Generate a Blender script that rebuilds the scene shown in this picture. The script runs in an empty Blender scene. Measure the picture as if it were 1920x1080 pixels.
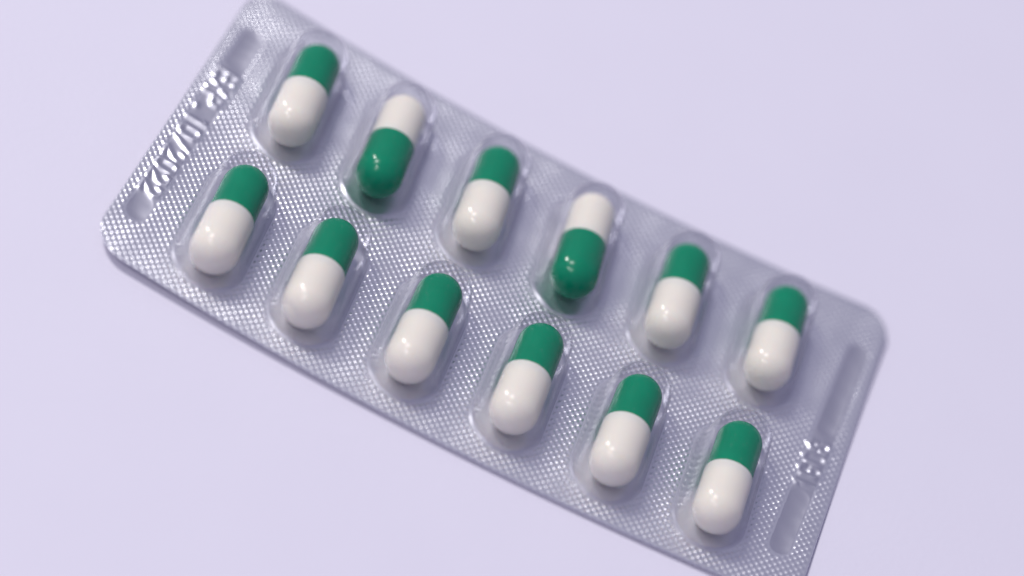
import bpy, math
import numpy as np
from mathutils import Matrix, Vector

MM = 0.001
C = bpy.context.scene.collection
scene = bpy.context.scene

# ------------------------------------------------------------------ camera
CAM_X = Vector((0.88853179350, 0.32230117237, 0.32654740228))
CAM_DOWN = Vector((0.45825767367, -0.65847464147, -0.59700172007))
CAM_FWD = Vector((0.02260883, 0.68009786807, -0.73277263889))
Z0 = 0.27                                    # lowest line of the bowed card above the table (mm)
cd = bpy.data.cameras.new('camera'); cam = bpy.data.objects.new('camera', cd); C.objects.link(cam)
m = Matrix.Identity(4)
for i in range(3):
    m[i][0] = CAM_X[i]; m[i][1] = -CAM_DOWN[i]; m[i][2] = -CAM_FWD[i]
m[0][3] = -7.4199134 * MM; m[1][3] = -240.825238 * MM; m[2][3] = (263.45473828 + Z0) * MM
cam.matrix_world = m
cd.sensor_width = 36.0; cd.sensor_fit = 'HORIZONTAL'
cd.lens = 5018.8394 / 1920 * 36
cd.clip_start = 0.02; cd.clip_end = 50
cd.dof.use_dof = True; cd.dof.focus_distance = 0.3503; cd.dof.aperture_fstop = 5.3
cd.dof.aperture_blades = 0
scene.camera = cam

# ------------------------------------------------------------------ world, lamps, exposure
w = bpy.data.worlds.new("World"); scene.world = w; w.use_nodes = True
bg = w.node_tree.nodes['Background']
bg.inputs[0].default_value = (0.72, 0.695, 1.0, 1); bg.inputs[1].default_value = 0.345
scene.view_settings.view_transform = 'Standard'
try: scene.view_settings.look = 'None'
except Exception: pass
scene.view_settings.exposure = 0; scene.view_settings.gamma = 1
scene.cycles.transparent_max_bounces = 32
scene.cycles.max_bounces = 12
scene.cycles.caustics_reflective = True

def area(name, az, el, dist, size, watts, col, shape='DISK'):
    l = bpy.data.lights.new(name, 'AREA'); l.shape = shape; l.size = size; l.energy = watts; l.color = col
    o = bpy.data.objects.new(name, l); C.objects.link(o)
    a, e = math.radians(az), math.radians(el)
    d = Vector((math.cos(a) * math.cos(e), math.sin(a) * math.cos(e), math.sin(e)))
    o.location = d * dist
    o.rotation_euler = (-d).to_track_quat('-Z', 'Y').to_euler()
    return o
area('key_lamp', 157, 53, 2.0, 0.36, 24.0, (1.0, 0.968, 0.915))
area('fill_lamp', -138, 56, 2.0, 0.46, 9.2, (1.0, 0.97, 0.93))

# ------------------------------------------------------------------ materials
def mat(name):
    m_ = bpy.data.materials.new(name); m_.use_nodes = True
    return m_, m_.node_tree, m_.node_tree.nodes['Principled BSDF']
def noise_bump(nt, bsdf, scale, strength, dist, detail=3):
    tc = nt.nodes.new('ShaderNodeTexCoord'); n = nt.nodes.new('ShaderNodeTexNoise'); b = nt.nodes.new('ShaderNodeBump')
    n.inputs['Scale'].default_value = scale; n.inputs['Detail'].default_value = detail
    b.inputs['Strength'].default_value = strength; b.inputs['Distance'].default_value = dist
    nt.links.new(tc.outputs['Object'], n.inputs['Vector']); nt.links.new(n.outputs['Fac'], b.inputs['Height'])
    nt.links.new(b.outputs['Normal'], bsdf.inputs['Normal'])
    return tc, n
def mottled(nt, bsdf, c1, c2, scale, detail=3):
    tc = nt.nodes.new('ShaderNodeTexCoord'); n = nt.nodes.new('ShaderNodeTexNoise'); r = nt.nodes.new('ShaderNodeMix'); r.data_type = 'RGBA'
    n.inputs['Scale'].default_value = scale; n.inputs['Detail'].default_value = detail
    r.inputs[6].default_value = (*c1, 1); r.inputs[7].default_value = (*c2, 1)
    nt.links.new(tc.outputs['Object'], n.inputs['Vector']); nt.links.new(n.outputs['Fac'], r.inputs[0])
    nt.links.new(r.outputs[2], bsdf.inputs['Base Color'])

M_table, nt, b = mat('lavender_card')
mottled(nt, b, (0.75, 0.73, 0.865), (0.775, 0.755, 0.89), 60, 4)
b.inputs['Roughness'].default_value = 0.65; b.inputs['Specular IOR Level'].default_value = 0.2
noise_bump(nt, b, 900, 0.15, 0.0002, 4)

M_foil, nt, b = mat('aluminium_foil_under_film')
b.inputs['Metallic'].default_value = 0.88; b.inputs['Roughness'].default_value = 0.35
mottled(nt, b, (0.78, 0.79, 0.87), (0.86, 0.87, 0.95), 120, 4)
b.inputs['Coat Weight'].default_value = 0.5; b.inputs['Coat Roughness'].default_value = 0.12

M_strip, nt, b = mat('smooth_pressed_foil')
b.inputs['Metallic'].default_value = 0.96; b.inputs['Roughness'].default_value = 0.42
mottled(nt, b, (0.60, 0.61, 0.70), (0.70, 0.70, 0.79), 250, 4)
b.inputs['Coat Weight'].default_value = 0.25; b.inputs['Coat Roughness'].default_value = 0.2

M_back, nt, b = mat('aluminium_backing')
b.inputs['Metallic'].default_value = 1.0; b.inputs['Roughness'].default_value = 0.4
b.inputs['Base Color'].default_value = (0.7, 0.7, 0.74, 1)

def capsule_mat(name, c1, c2, rough):
    m_, nt, b = mat(name)
    b.inputs['Specular Tint'].default_value = (1, 1, 1, 1)
    mottled(nt, b, c1, c2, 350, 3)
    b.inputs['Roughness'].default_value = rough
    b.inputs['Specular IOR Level'].default_value = 0.2
    noise_bump(nt, b, 700, 0.06, 0.0002, 2)
    return m_, nt, b
M_white, nt, b = capsule_mat('ivory_gelatin', (0.91, 0.87, 0.765), (0.935, 0.895, 0.79), 0.25)
b.inputs['Subsurface Weight'].default_value = 0.35; b.inputs['Subsurface Radius'].default_value = (1, 0.7, 0.5); b.inputs['Subsurface Scale'].default_value = 0.0008
M_green, nt, b = capsule_mat('green_gelatin', (0.000, 0.225, 0.115), (0.0, 0.285, 0.148), 0.23)

M_film = bpy.data.materials.new('clear_formed_plastic'); M_film.use_nodes = True
nt = M_film.node_tree; nt.nodes.clear()
out = nt.nodes.new('ShaderNodeOutputMaterial'); mix = nt.nodes.new('ShaderNodeMixShader')
tr = nt.nodes.new('ShaderNodeBsdfTransparent'); gl = nt.nodes.new('ShaderNodeBsdfGlossy'); fr = nt.nodes.new('ShaderNodeLayerWeight'); pw5 = nt.nodes.new('ShaderNodeMath'); sch = nt.nodes.new('ShaderNodeMath')
tcol = nt.nodes.new('ShaderNodeMix'); tcol.data_type = 'RGBA'           # longer path through the wall when it is seen edge-on
tcol.inputs[6].default_value = (0.972, 0.970, 0.978, 1); tcol.inputs[7].default_value = (0.74, 0.74, 0.80, 1)
tp = nt.nodes.new('ShaderNodeMath'); tp.operation = 'POWER'; tp.inputs[1].default_value = 2.6
nt.links.new(tp.outputs[0], tcol.inputs[0]); nt.links.new(tcol.outputs[2], tr.inputs[0])
gl.inputs['Roughness'].default_value = 0.13; gl.inputs['Color'].default_value = (1, 1, 1, 1)
fr.inputs['Blend'].default_value = 0.5
pw5.operation = 'POWER'; pw5.inputs[1].default_value = 5.0
sch.operation = 'MULTIPLY_ADD'; sch.inputs[1].default_value = 0.6; sch.inputs[2].default_value = 0.007   # Schlick
tc = nt.nodes.new('ShaderNodeTexCoord'); nz = nt.nodes.new('ShaderNodeTexNoise'); bm_ = nt.nodes.new('ShaderNodeBump')
nz.inputs['Scale'].default_value = 600; nz.inputs['Detail'].default_value = 3
bm_.inputs['Strength'].default_value = 0.12; bm_.inputs['Distance'].default_value = 0.0003
nt.links.new(tc.outputs['Object'], nz.inputs['Vector']); nt.links.new(nz.outputs['Fac'], bm_.inputs['Height'])
nt.links.new(bm_.outputs[0], gl.inputs['Normal']); nt.links.new(bm_.outputs[0], fr.inputs['Normal'])
nt.links.new(fr.outputs['Facing'], tp.inputs[0]); nt.links.new(fr.outputs['Facing'], pw5.inputs[0]); nt.links.new(pw5.outputs[0], sch.inputs[0]); nt.links.new(sch.outputs[0], mix.inputs[0]); 
df = nt.nodes.new('ShaderNodeBsdfDiffuse'); hz = nt.nodes.new('ShaderNodeMixShader'); hp = nt.nodes.new('ShaderNodeMath'); hm = nt.nodes.new('ShaderNodeMath')
df.inputs[0].default_value = (0.8, 0.79, 0.83, 1)
hp.operation = 'POWER'; hp.inputs[1].default_value = 3.2; hm.operation = 'MULTIPLY_ADD'; hm.inputs[1].default_value = 0.15
nt.links.new(fr.outputs['Facing'], hp.inputs[0]); nt.links.new(hp.outputs[0], hm.inputs[0]); nt.links.new(hm.outputs[0], hz.inputs[0])
sp = nt.nodes.new('ShaderNodeTexNoise'); sr = nt.nodes.new('ShaderNodeMapRange')         # specks of dust on the plastic
sp.inputs['Scale'].default_value = 2600; sp.inputs['Detail'].default_value = 2
sr.inputs[1].default_value = 0.70; sr.inputs[2].default_value = 0.78; sr.inputs[3].default_value = 0.002; sr.inputs[4].default_value = 0.16
nt.links.new(tc.outputs['Object'], sp.inputs['Vector']); nt.links.new(sp.outputs['Fac'], sr.inputs[0]); nt.links.new(sr.outputs[0], hm.inputs[2])
nt.links.new(tr.outputs[0], hz.inputs[1]); nt.links.new(df.outputs[0], hz.inputs[2]); nt.links.new(hz.outputs[0], mix.inputs[1]); nt.links.new(gl.outputs[0], mix.inputs[2])
nt.links.new(mix.outputs[0], out.inputs[0])

# ------------------------------------------------------------------ helpers
A_BOW, X_BOW, TWIST, CURVE, BOW_Y = 0.0002, 18.0, 0.0000648, 0.00102982, 0.0006
def bow_z(x, y): return A_BOW * (x - X_BOW) ** 2 + TWIST * x * y + BOW_Y * y * y
def bend(P):
    """flat card coordinates (mm, z = height over the card) -> the bowed card over the table"""
    P = np.asarray(P, float); x, y, h = P[:, 0], P[:, 1], P[:, 2]
    s = 2 * A_BOW * (x - X_BOW); k = 1 / np.sqrt(1 + s * s)
    return np.stack([x - s * k * h, y + CURVE * x * x, bow_z(x, y) + k * h + Z0], 1)
def mesh_np(name, V, F, material, parent=None, smooth=True):
    """V (n,3) in mm; F: list of faces or (n,4) int array"""
    me = bpy.data.meshes.new(name)
    V = np.asarray(V, np.float32) * MM
    if isinstance(F, np.ndarray):
        me.vertices.add(len(V)); me.vertices.foreach_set('co', V.ravel())
        me.loops.add(F.size); me.loops.foreach_set('vertex_index', F.astype(np.int32).ravel())
        me.polygons.add(len(F)); me.polygons.foreach_set('loop_start', np.arange(0, F.size, F.shape[1], dtype=np.int32))
        me.update(calc_edges=True)
    else:
        me.from_pydata(V.tolist(), [], F)
    me.validate()
    if smooth: me.polygons.foreach_set('use_smooth', np.ones(len(me.polygons), bool))
    me.update()
    me.materials.append(material)
    o = bpy.data.objects.new(name, me); C.objects.link(o)
    if parent: o.parent = parent
    return o
def sstep(a, b_, x):
    t = np.clip((x - a) / (b_ - a), 0, 1); return t * t * (3 - 2 * t)

# ------------------------------------------------------------------ tabletop
g = 40; xs = np.linspace(-1600, 1600, g + 1); X, Y = np.meshgrid(xs, xs)
V = np.stack([X.ravel(), Y.ravel(), np.zeros(X.size)], 1)
idx = np.arange((g + 1) ** 2).reshape(g + 1, g + 1)
F = np.stack([idx[:-1, :-1], idx[:-1, 1:], idx[1:, 1:], idx[1:, :-1]], -1).reshape(-1, 4)
t = mesh_np('tabletop', V, F, M_table); t['kind'] = 'structure'; t['label'] = 'plain pale lavender tabletop under the blister pack'

# ------------------------------------------------------------------ layout of the pack
XL, XR, YB, YT, RC = -50.34, 51.07, -26.15, 28.95, 5.0
PITCH, ROW, S = 14.5635, 26.1016, 5.82          # pocket pitch, row spacing, half distance of a capsule's end-sphere centres
OFF = [[0.315, -0.327, 0.07], [-0.632, -0.33, 0.071], [-0.067, 0.073, 0.036], [0.184, 0.555, 0.038], [0.111, 0.098, 0.03], [0.158, -0.063, 0.035],
       [0.133, -0.266, 0.09], [-0.814, -0.292, 0.087], [-0.59, -0.037, 0.095], [-0.589, 0.363, 0.108], [-0.563, -0.163, 0.068], [-0.356, 0.395, 0.048]]
HS = 5.9                                     # half length of a pocket's straight run
pockets = []; capsules = []
for k in range(12):
    row = -1 if k < 6 else 1; i = k % 6
    dx, dy, yw = OFF[k]
    x, y = (i - 2.5) * PITCH, row * ROW / 2
    mx = (0.05, -0.45)[k >= 6]; my = 0.046 if k < 6 else 0.08
    pockets.append((x + 0.5 * dx + 0.5 * mx, y + 0.72 + 0.45 * dy, 0.5 * yw + 0.5 * my))
    capsules.append((x + dx, y + dy, yw))

# strokes of the pressed code
GLY = {'0': [[(0, .2), (.12, .03), (.3, 0), (.48, .03), (.6, .2), (.6, .8), (.48, .97), (.3, 1), (.12, .97), (0, .8), (0, .2)]],
       '1': [[(.18, .86), (.32, 1), (.32, 0)]],
       'G': [[(.6, .8), (.48, .97), (.3, 1), (.12, .97), (0, .8), (0, .2), (.12, .03), (.3, 0), (.48, .03), (.6, .2), (.6, .45), (.35, .45)]],
       '2': [[(0, .78), (.1, .96), (.3, 1), (.5, .95), (.6, .75), (.52, .52), (0, 0), (.6, 0)]],
       '8': [[(.3, .53), (.08, .65), (.06, .85), (.3, 1), (.54, .85), (.52, .65), (.3, .53), (.05, .38), (0, .15), (.3, 0), (.6, .15), (.55, .38), (.3, .53)]],
       'E': [[(.6, 1), (0, 1), (0, 0), (.6, 0)], [(0, .52), (.48, .52)]],
       'X': [[(0, 0), (.6, 1)], [(0, 1), (.6, 0)]],
       'P': [[(0, 0), (0, 1), (.42, 1), (.6, .87), (.6, .63), (.42, .5), (0, .5)]],
       '.': [[(.25, 0), (.33, .05)]],
       '/': [[(.02, 0), (.58, 1)]]}
def text_strokes(s, y_first, pitch, xc, hgt, wid, turn=1):
    """characters read towards -y with their tops towards +x (turn = -1: the other way round)"""
    segs = []
    for n, ch in enumerate(s):
        for line in GLY[ch]:
            pts = [(xc(y_first - turn * n * pitch) + turn * (gy - .5) * hgt, y_first - turn * (n * pitch + (gx - .3) * wid)) for gx, gy in line]
            segs += list(zip(pts[:-1], pts[1:]))
    return segs
xcl = lambda y: -46.95 + 0.010 * y
xcr = lambda y: 47.25 + 0.035 * y
SEGS = text_strokes('EXP.10/2022', 11.0, 2.43, xcl, 2.95, 2.7) + text_strokes('1G08', -6.1, 2.35, xcr, 3.1, 2.6, -1)
SLOTS = [(xcl, -19.3, -14.6, 1.45), (xcl, 12.9, 21.2, 1.45), (xcr, -19.1, -7.3, 1.4), (xcr, 3.4, 21.3, 1.3)]
STRIPS = [(xcl, -19.3, 21.2, 1.5), (xcr, -19.1, 21.3, 1.5)]

# ------------------------------------------------------------------ blister pack
pack = bpy.data.objects.new('blister_pack', None); C.objects.link(pack)
pack.empty_display_size = 0.02
pack['label'] = 'silver blister pack of twelve clear pockets lying on the lavender tabletop'
pack['category'] = 'blister pack'

def outline_map(nx, ny, inset=0.0):
    """grid over the rounded card; corner cells are squeezed onto the corner arcs"""
    xl, xr, yb, yt, rc = XL + inset, XR - inset, YB + inset, YT - inset, RC - inset
    X, Y = np.meshgrid(np.linspace(xl, xr, nx), np.linspace(yb, yt, ny))
    for cx, sx in ((xl + rc, -1), (xr - rc, 1)):
        for cy, sy in ((yb + rc, -1), (yt - rc, 1)):
            dx, dy = (X - cx) * sx, (Y - cy) * sy
            q = (dx > 0) & (dy > 0)
            hyp = np.hypot(dx, dy); mxn = np.maximum(dx, dy)
            k = np.where(q, mxn / np.maximum(hyp, 1e-9), 1)
            X = np.where(q, cx + sx * dx * k, X); Y = np.where(q, cy + sy * dy * k, Y)
    return X, Y
def seg_dist(X, Y, a, b_):
    ax, ay = a; vx, vy = b_[0] - ax, b_[1] - ay
    tt = np.clip(((X - ax) * vx + (Y - ay) * vy) / max(vx * vx + vy * vy, 1e-9), 0, 1)
    return np.hypot(X - ax - tt * vx, Y - ay - tt * vy)
def smooth_noise(X, Y, scale, seed):
    r = np.random.RandomState(seed); acc = 0
    for _ in range(14):
        a = r.rand() * 6.283; f = (0.6 + 0.9 * r.rand()) / scale * 6.283
        acc = acc + np.sin((X * math.cos(a) + Y * math.sin(a)) * f + r.rand() * 6.283)
    return acc / 14 ** .5

NX, NY = 1000, 556
X, Y = outline_map(NX, NY)
T = 0.80                                     # lattice of the pressed dots: 45 degree squares of 0.8 mm
wob = 0.03 * smooth_noise(X, Y, 9, 3)
ii = (X + Y + wob) / (T * 2 ** .5); jj = (X - Y + wob) / (T * 2 ** .5)
ci = 0.5 + 0.5 * np.cos(2 * math.pi * ii); cj = 0.5 + 0.5 * np.cos(2 * math.pi * jj)
dots = 0.72 * ci * cj + 0.28 * np.maximum(ci, cj)
dp = np.full(X.shape, 1e9); endf = np.zeros(X.shape)
for (px, py, pw) in pockets:
    dxv, dyv = -math.sin(pw) * HS, math.cos(pw) * HS
    d_ = seg_dist(X, Y, (px - dxv, py - dyv), (px + dxv, py + dyv)); al = np.abs((X - px) * -math.sin(pw) + (Y - py) * math.cos(pw))
    endf = np.where(d_ < 6, np.maximum(endf, sstep(HS - 1.0, HS + 3.0, al)), endf)
    dp = np.minimum(dp, d_)
strip = np.full(X.shape, 1e9)
for xc, y0, y1, hw in STRIPS:
    strip = np.minimum(strip, seg_dist(X, Y, (xc(y0 + hw), y0 + hw), (xc(y1 - hw), y1 - hw)) - hw)
edge = np.minimum(np.minimum(X - XL, XR - X), np.minimum(Y - YB, YT - Y))
amp = sstep(5.1, 5.5, dp) * sstep(0.1, 0.55, strip) * (0.35 + 0.65 * sstep(0.1, 1.0, edge)) * (0.92 + 0.13 * smooth_noise(X, Y, 6, 5))
H = 0.06 + 0.165 * amp * dots
H += 0.02 * smooth_noise(X, Y, 16, 8) * sstep(0.0, 6.0, edge)
lip = sstep(5.4, 4.5, dp)                  # the foil is drawn up at the foot of each pocket
H += (0.11 + 0.035 * smooth_noise(X, Y, 4.5, 12)) * (0.3 + 0.95 * endf) * lip * (1 - 0.9 * sstep(4.6, 2.2, dp)) + sstep(4.6, 3.6, dp) * 0.008 * smooth_noise(X, Y, 2.2, 11)
for xc, y0, y1, hw in SLOTS:
    d = seg_dist(X, Y, (xc(y0 + hw), y0 + hw), (xc(y1 - hw), y1 - hw))
    H -= 0.12 * np.clip(1 - (d / (hw + 0.1)) ** 2, 0, 1) * (1 + 0.08 * smooth_noise(X, Y, 6, 41))
lt = np.full(X.shape, 9.0)
zone = strip < 1.0
lx, ly = X[zone], Y[zone]; dl = np.full(lx.shape, 9.0)
for a, b_ in SEGS: dl = np.minimum(dl, seg_dist(lx, ly, a, b_))
lt[zone] = dl
H += 0.23 * np.exp(-(lt / 0.45) ** 2) * (1 + 0.15 * smooth_noise(X, Y, 1.7, 21)) + sstep(0.2, -0.6, strip) * 0.012 * smooth_noise(X, Y, 2.6, 31)
rim = sstep(0.0, 0.12, edge); H = H * rim + 0.0 * (1 - rim)
flat = np.stack([X.ravel(), Y.ravel(), H.ravel()], 1)
V = bend(flat)
idx = np.arange(NX * NY).reshape(NY, NX)
F = np.stack([idx[:-1, :-1], idx[:-1, 1:], idx[1:, 1:], idx[1:, :-1]], -1).reshape(-1, 4)
fs = strip[:-1, :-1].ravel() < 0.0; fx = X[:-1, :-1].ravel()
def sub(name, mask, material, skirt=None):
    f = F[mask]; used = np.zeros(len(V), bool); used[f.ravel()] = True
    remap = np.cumsum(used) - 1
    v = V[used]; f = remap[f]
    if skirt is not None:                    # the cut edge of the sheet, down to the underside
        ring = remap[skirt]; low = flat[skirt].copy(); low[:, 2] = -0.10
        v = np.vstack([v, bend(low)]); n0 = len(v) - len(ring)
        a = ring; b2 = np.roll(ring, -1); c = n0 + np.roll(np.arange(len(ring)), -1); d = n0 + np.arange(len(ring))
        f = np.vstack([f, np.stack([b2, a, d, c], 1)])
    return mesh_np(name, v, f, material, pack)
ring = np.concatenate([idx[0, :-1], idx[:-1, -1], idx[-1, :0:-1], idx[:0:-1, 0]])
sub('foil_sheet', ~fs, M_foil, ring)
o = sub('code_strip', fs & (fx < 0), M_strip); o['label'] = 'smooth strip pressed with a date code'
o = sub('code_strip', fs & (fx > 0), M_strip); o['label'] = 'smooth strip pressed with a short batch number'

# underside of the pack
nx, ny = 70, 40
Xb, Yb = outline_map(nx, ny, 0.05)
top = bend(np.stack([Xb.ravel(), Yb.ravel(), np.full(Xb.size, -0.10)], 1)); bot = bend(np.stack([Xb.ravel(), Yb.ravel(), np.full(Xb.size, -0.17)], 1))
ib = np.arange(nx * ny).reshape(ny, nx); n0 = nx * ny
Fq = np.stack([ib[:-1, :-1], ib[:-1, 1:], ib[1:, 1:], ib[1:, :-1]], -1).reshape(-1, 4)
rg = np.concatenate([ib[0, :-1], ib[:-1, -1], ib[-1, :0:-1], ib[:0:-1, 0]])
side = np.stack([np.roll(rg, -1), rg, n0 + rg, n0 + np.roll(rg, -1)], 1)
mesh_np('backing_foil', np.vstack([top, bot]), np.vstack([Fq, Fq[:, ::-1] + n0, side]), M_back, pack, smooth=False)

# clear formed pockets: closed thin shells
PROF = [(5.0, 0.13), (4.86, 0.19), (4.75, 0.32), (4.66, 0.55), (4.56, 0.85), (4.48, 1.3), (4.38, 2.1), (4.28, 3.0), (4.17, 3.9), (4.03, 4.7),
        (3.82, 5.45), (3.48, 6.10), (3.0, 6.62), (2.4, 6.97), (1.7, 7.19), (0.95, 7.30), (0.30, 7.33)]
def refine(pr, n):
    pr = np.array(pr); d = np.r_[0, np.cumsum(np.hypot(*np.diff(pr, axis=0).T))]
    tt = np.linspace(0, d[-1], n)
    r = np.interp(tt, d, pr[:, 0]); z = np.interp(tt, d, pr[:, 1])
    for _ in range(6):
        r[1:-1] = .25 * r[:-2] + .5 * r[1:-1] + .25 * r[2:]; z[1:-1] = .25 * z[:-2] + .5 * z[1:-1] + .25 * z[2:]
    return np.stack([r, z], 1)
def stadium(r, hs, n=28, ns=10):
    a = np.linspace(0, math.pi, n)
    up = np.stack([r * np.cos(a), hs + r * np.sin(a)], 1)
    le = np.stack([np.full(ns, -r), np.linspace(hs, -hs, ns + 2)[1:-1]], 1)
    dn = np.stack([-r * np.cos(a), -hs - r * np.sin(a)], 1)
    ri = np.stack([np.full(ns, r), np.linspace(-hs, hs, ns + 2)[1:-1]], 1)
    return np.vstack([up, le, dn, ri])
def pocket_shell(px, py, pw, seed):
    rs = np.random.RandomState(seed)
    outer = refine(PROF, 44)
    nrm = np.gradient(outer, axis=0); nn = np.stack([-nrm[:, 1], nrm[:, 0]], 1); nn /= np.linalg.norm(nn, axis=1)[:, None]
    th = 0.14
    inner = outer + nn * th
    inner[:, 1] = np.maximum(inner[:, 1], 0.13) if False else inner[:, 1]
    inner[:, 0] = np.maximum(inner[:, 0], 0.05)
    prof = np.vstack([outer, inner[::-1]])
    n = len(stadium(1, HS)); vs = []
    w1, w2 = rs.uniform(-.05, .05, 2)
    for r, z in prof:
        p = stadium(r, HS + 0.02)
        d = 1 + 0.006 * np.sin(p[:, 1] * 0.9 + seed) * min(z / 3, 1)
        vs.append(np.column_stack([p[:, 0] * d, p[:, 1], np.full(len(p), z) + 0.04 * np.sin(p[:, 1] * .5 + seed) * min(z / 7, 1)]))
    R_ = len(prof); P = np.vstack(vs)
    c, s = math.cos(pw), math.sin(pw)
    P[:, :2] = P[:, :2] @ np.array([[c, s], [-s, c]]) + np.array([px, py])
    F = []
    for a in range(R_ - 1):
        if a == len(outer) - 1: continue     # outer and inner crown are closed separately
        for b_ in range(n):
            q = (b_ + 1) % n; F.append((a * n + b_, a * n + q, (a + 1) * n + q, (a + 1) * n + b_))
    for base, flip in ((( len(outer) - 1) * n, False), (len(outer) * n, True)):
        loop = list(range(base, base + n))
        # strip across the narrow crown: pair the two long sides
        half = n // 2
        lo = [base + (28 + 0 + q) % n for q in range(n)]
        f = tuple(loop) if not flip else tuple(loop[::-1]); F.append(f)
    for b_ in range(n):                      # foot of the shell
        q = (b_ + 1) % n; F.append((q, b_, (R_ - 1) * n + b_, (R_ - 1) * n + q))
    return bend(P), F
for k, (px, py, pw) in enumerate(pockets):
    V_, F_ = pocket_shell(px, py, pw, k)
    mesh_np('pocket', V_, F_, M_film, pack)

# ------------------------------------------------------------------ capsules
def revolve(prof, n=48):
    V_, F_ = [], []
    for r, s in prof:
        if r < 1e-6: V_.append([(0, s, 0)]); continue
        a = np.linspace(0, 2 * math.pi, n, endpoint=False)
        V_.append([(r * math.cos(t_), s, r * math.sin(t_)) for t_ in a])
    st = np.r_[0, np.cumsum([len(v) for v in V_])]
    for i in range(len(V_) - 1):
        a, b_ = st[i], st[i + 1]; na, nb = len(V_[i]), len(V_[i + 1])
        for j in range(n):
            q = (j + 1) % n
            if na == 1: F_.append((a, b_ + j, b_ + q))
            elif nb == 1: F_.append((a + j, b_, a + q))
            else: F_.append((a + j, b_ + j, b_ + q, a + q))
    return np.array([p for v in V_ for p in v]), F_
def shell_profile(R, sc, edge_s, lip):
    """closed end at -s, rim at edge_s, turned in at the rim so that the half has a thickness"""
    pr = [(0.0, -sc - R)]
    for a in np.linspace(0, math.pi / 2, 19)[1:]:
        pr.append((R * math.sin(a), -sc - R * math.cos(a)))
    for q in np.linspace(-sc, edge_s - lip, 8)[1:]: pr.append((R, q))
    pr += [(R - lip * .3, edge_s - lip * .3), (R - lip, edge_s), (R - 0.2, edge_s), (R - 0.2, edge_s - 1.0), (0, edge_s - 1.0)]
    return pr
capW, fW = revolve(shell_profile(3.25, S, 0.05, 0.05))          # cap: the near half
bodyV, fB = revolve(shell_profile(3.13, S, 0.40, 0.05))         # body slides under the cap's rim
bodyV[:, 1] *= -1; fB = [f[::-1] for f in fB]
bodyV[:, 2] *= 1
LAB = ['white and green capsule in the front row, at the date code end of the pack',
       'white and green capsule in the front row, second from the date code end',
       'white and green capsule in the front row, third from the date code end',
       'white and green capsule in the front row, third from the batch number end',
       'white and green capsule in the front row, second from the batch number end',
       'white and green capsule in the front row, at the batch number end of the pack',
       'white and green capsule in the blurred back row, at the date code end',
       'capsule with its green half nearest, the one closer to the date code',
       'back row capsule with white half nearest, between the two reversed capsules',
       'capsule with its green half nearest, the one at the middle of the pack',
       'back row capsule with white half nearest, second from the batch number end',
       'white and green capsule in the blurred back row, at the batch number end']
HC = 3.44
protos = {}
for k, (x, y, yw) in enumerate(capsules):
    flipped = k in (7, 9)
    root = bpy.data.objects.new('capsule', None); C.objects.link(root); root.empty_display_size = 0.004
    root['label'] = LAB[k]; root['category'] = 'capsule'; root['group'] = 'capsules in the pockets of the blister pack'
    sl = 2 * A_BOW * (x - X_BOW); kk = 1 / math.hypot(1, sl)
    cx = x - sl * kk * HC; cz = bow_z(x, y) + kk * HC + Z0
    root.matrix_world = Matrix.Translation(Vector((cx, y + CURVE * x * x, cz)) * MM) @ Matrix.Rotation(-math.atan(sl), 4, 'Y') @ Matrix.Rotation(yw, 4, 'Z') @ Matrix.Rotation(k * 1.7, 4, 'Y')
    if flipped not in protos:
        a = mesh_np('cap', capW, fW, M_green if flipped else M_white)
        b2 = mesh_np('body', bodyV, fB, M_white if flipped else M_green)
        protos[flipped] = (a, b2)
    else:
        a, b2 = [o_.copy() for o_ in protos[flipped]]; C.objects.link(a); C.objects.link(b2)
    for o_ in (a, b2): o_.parent = root
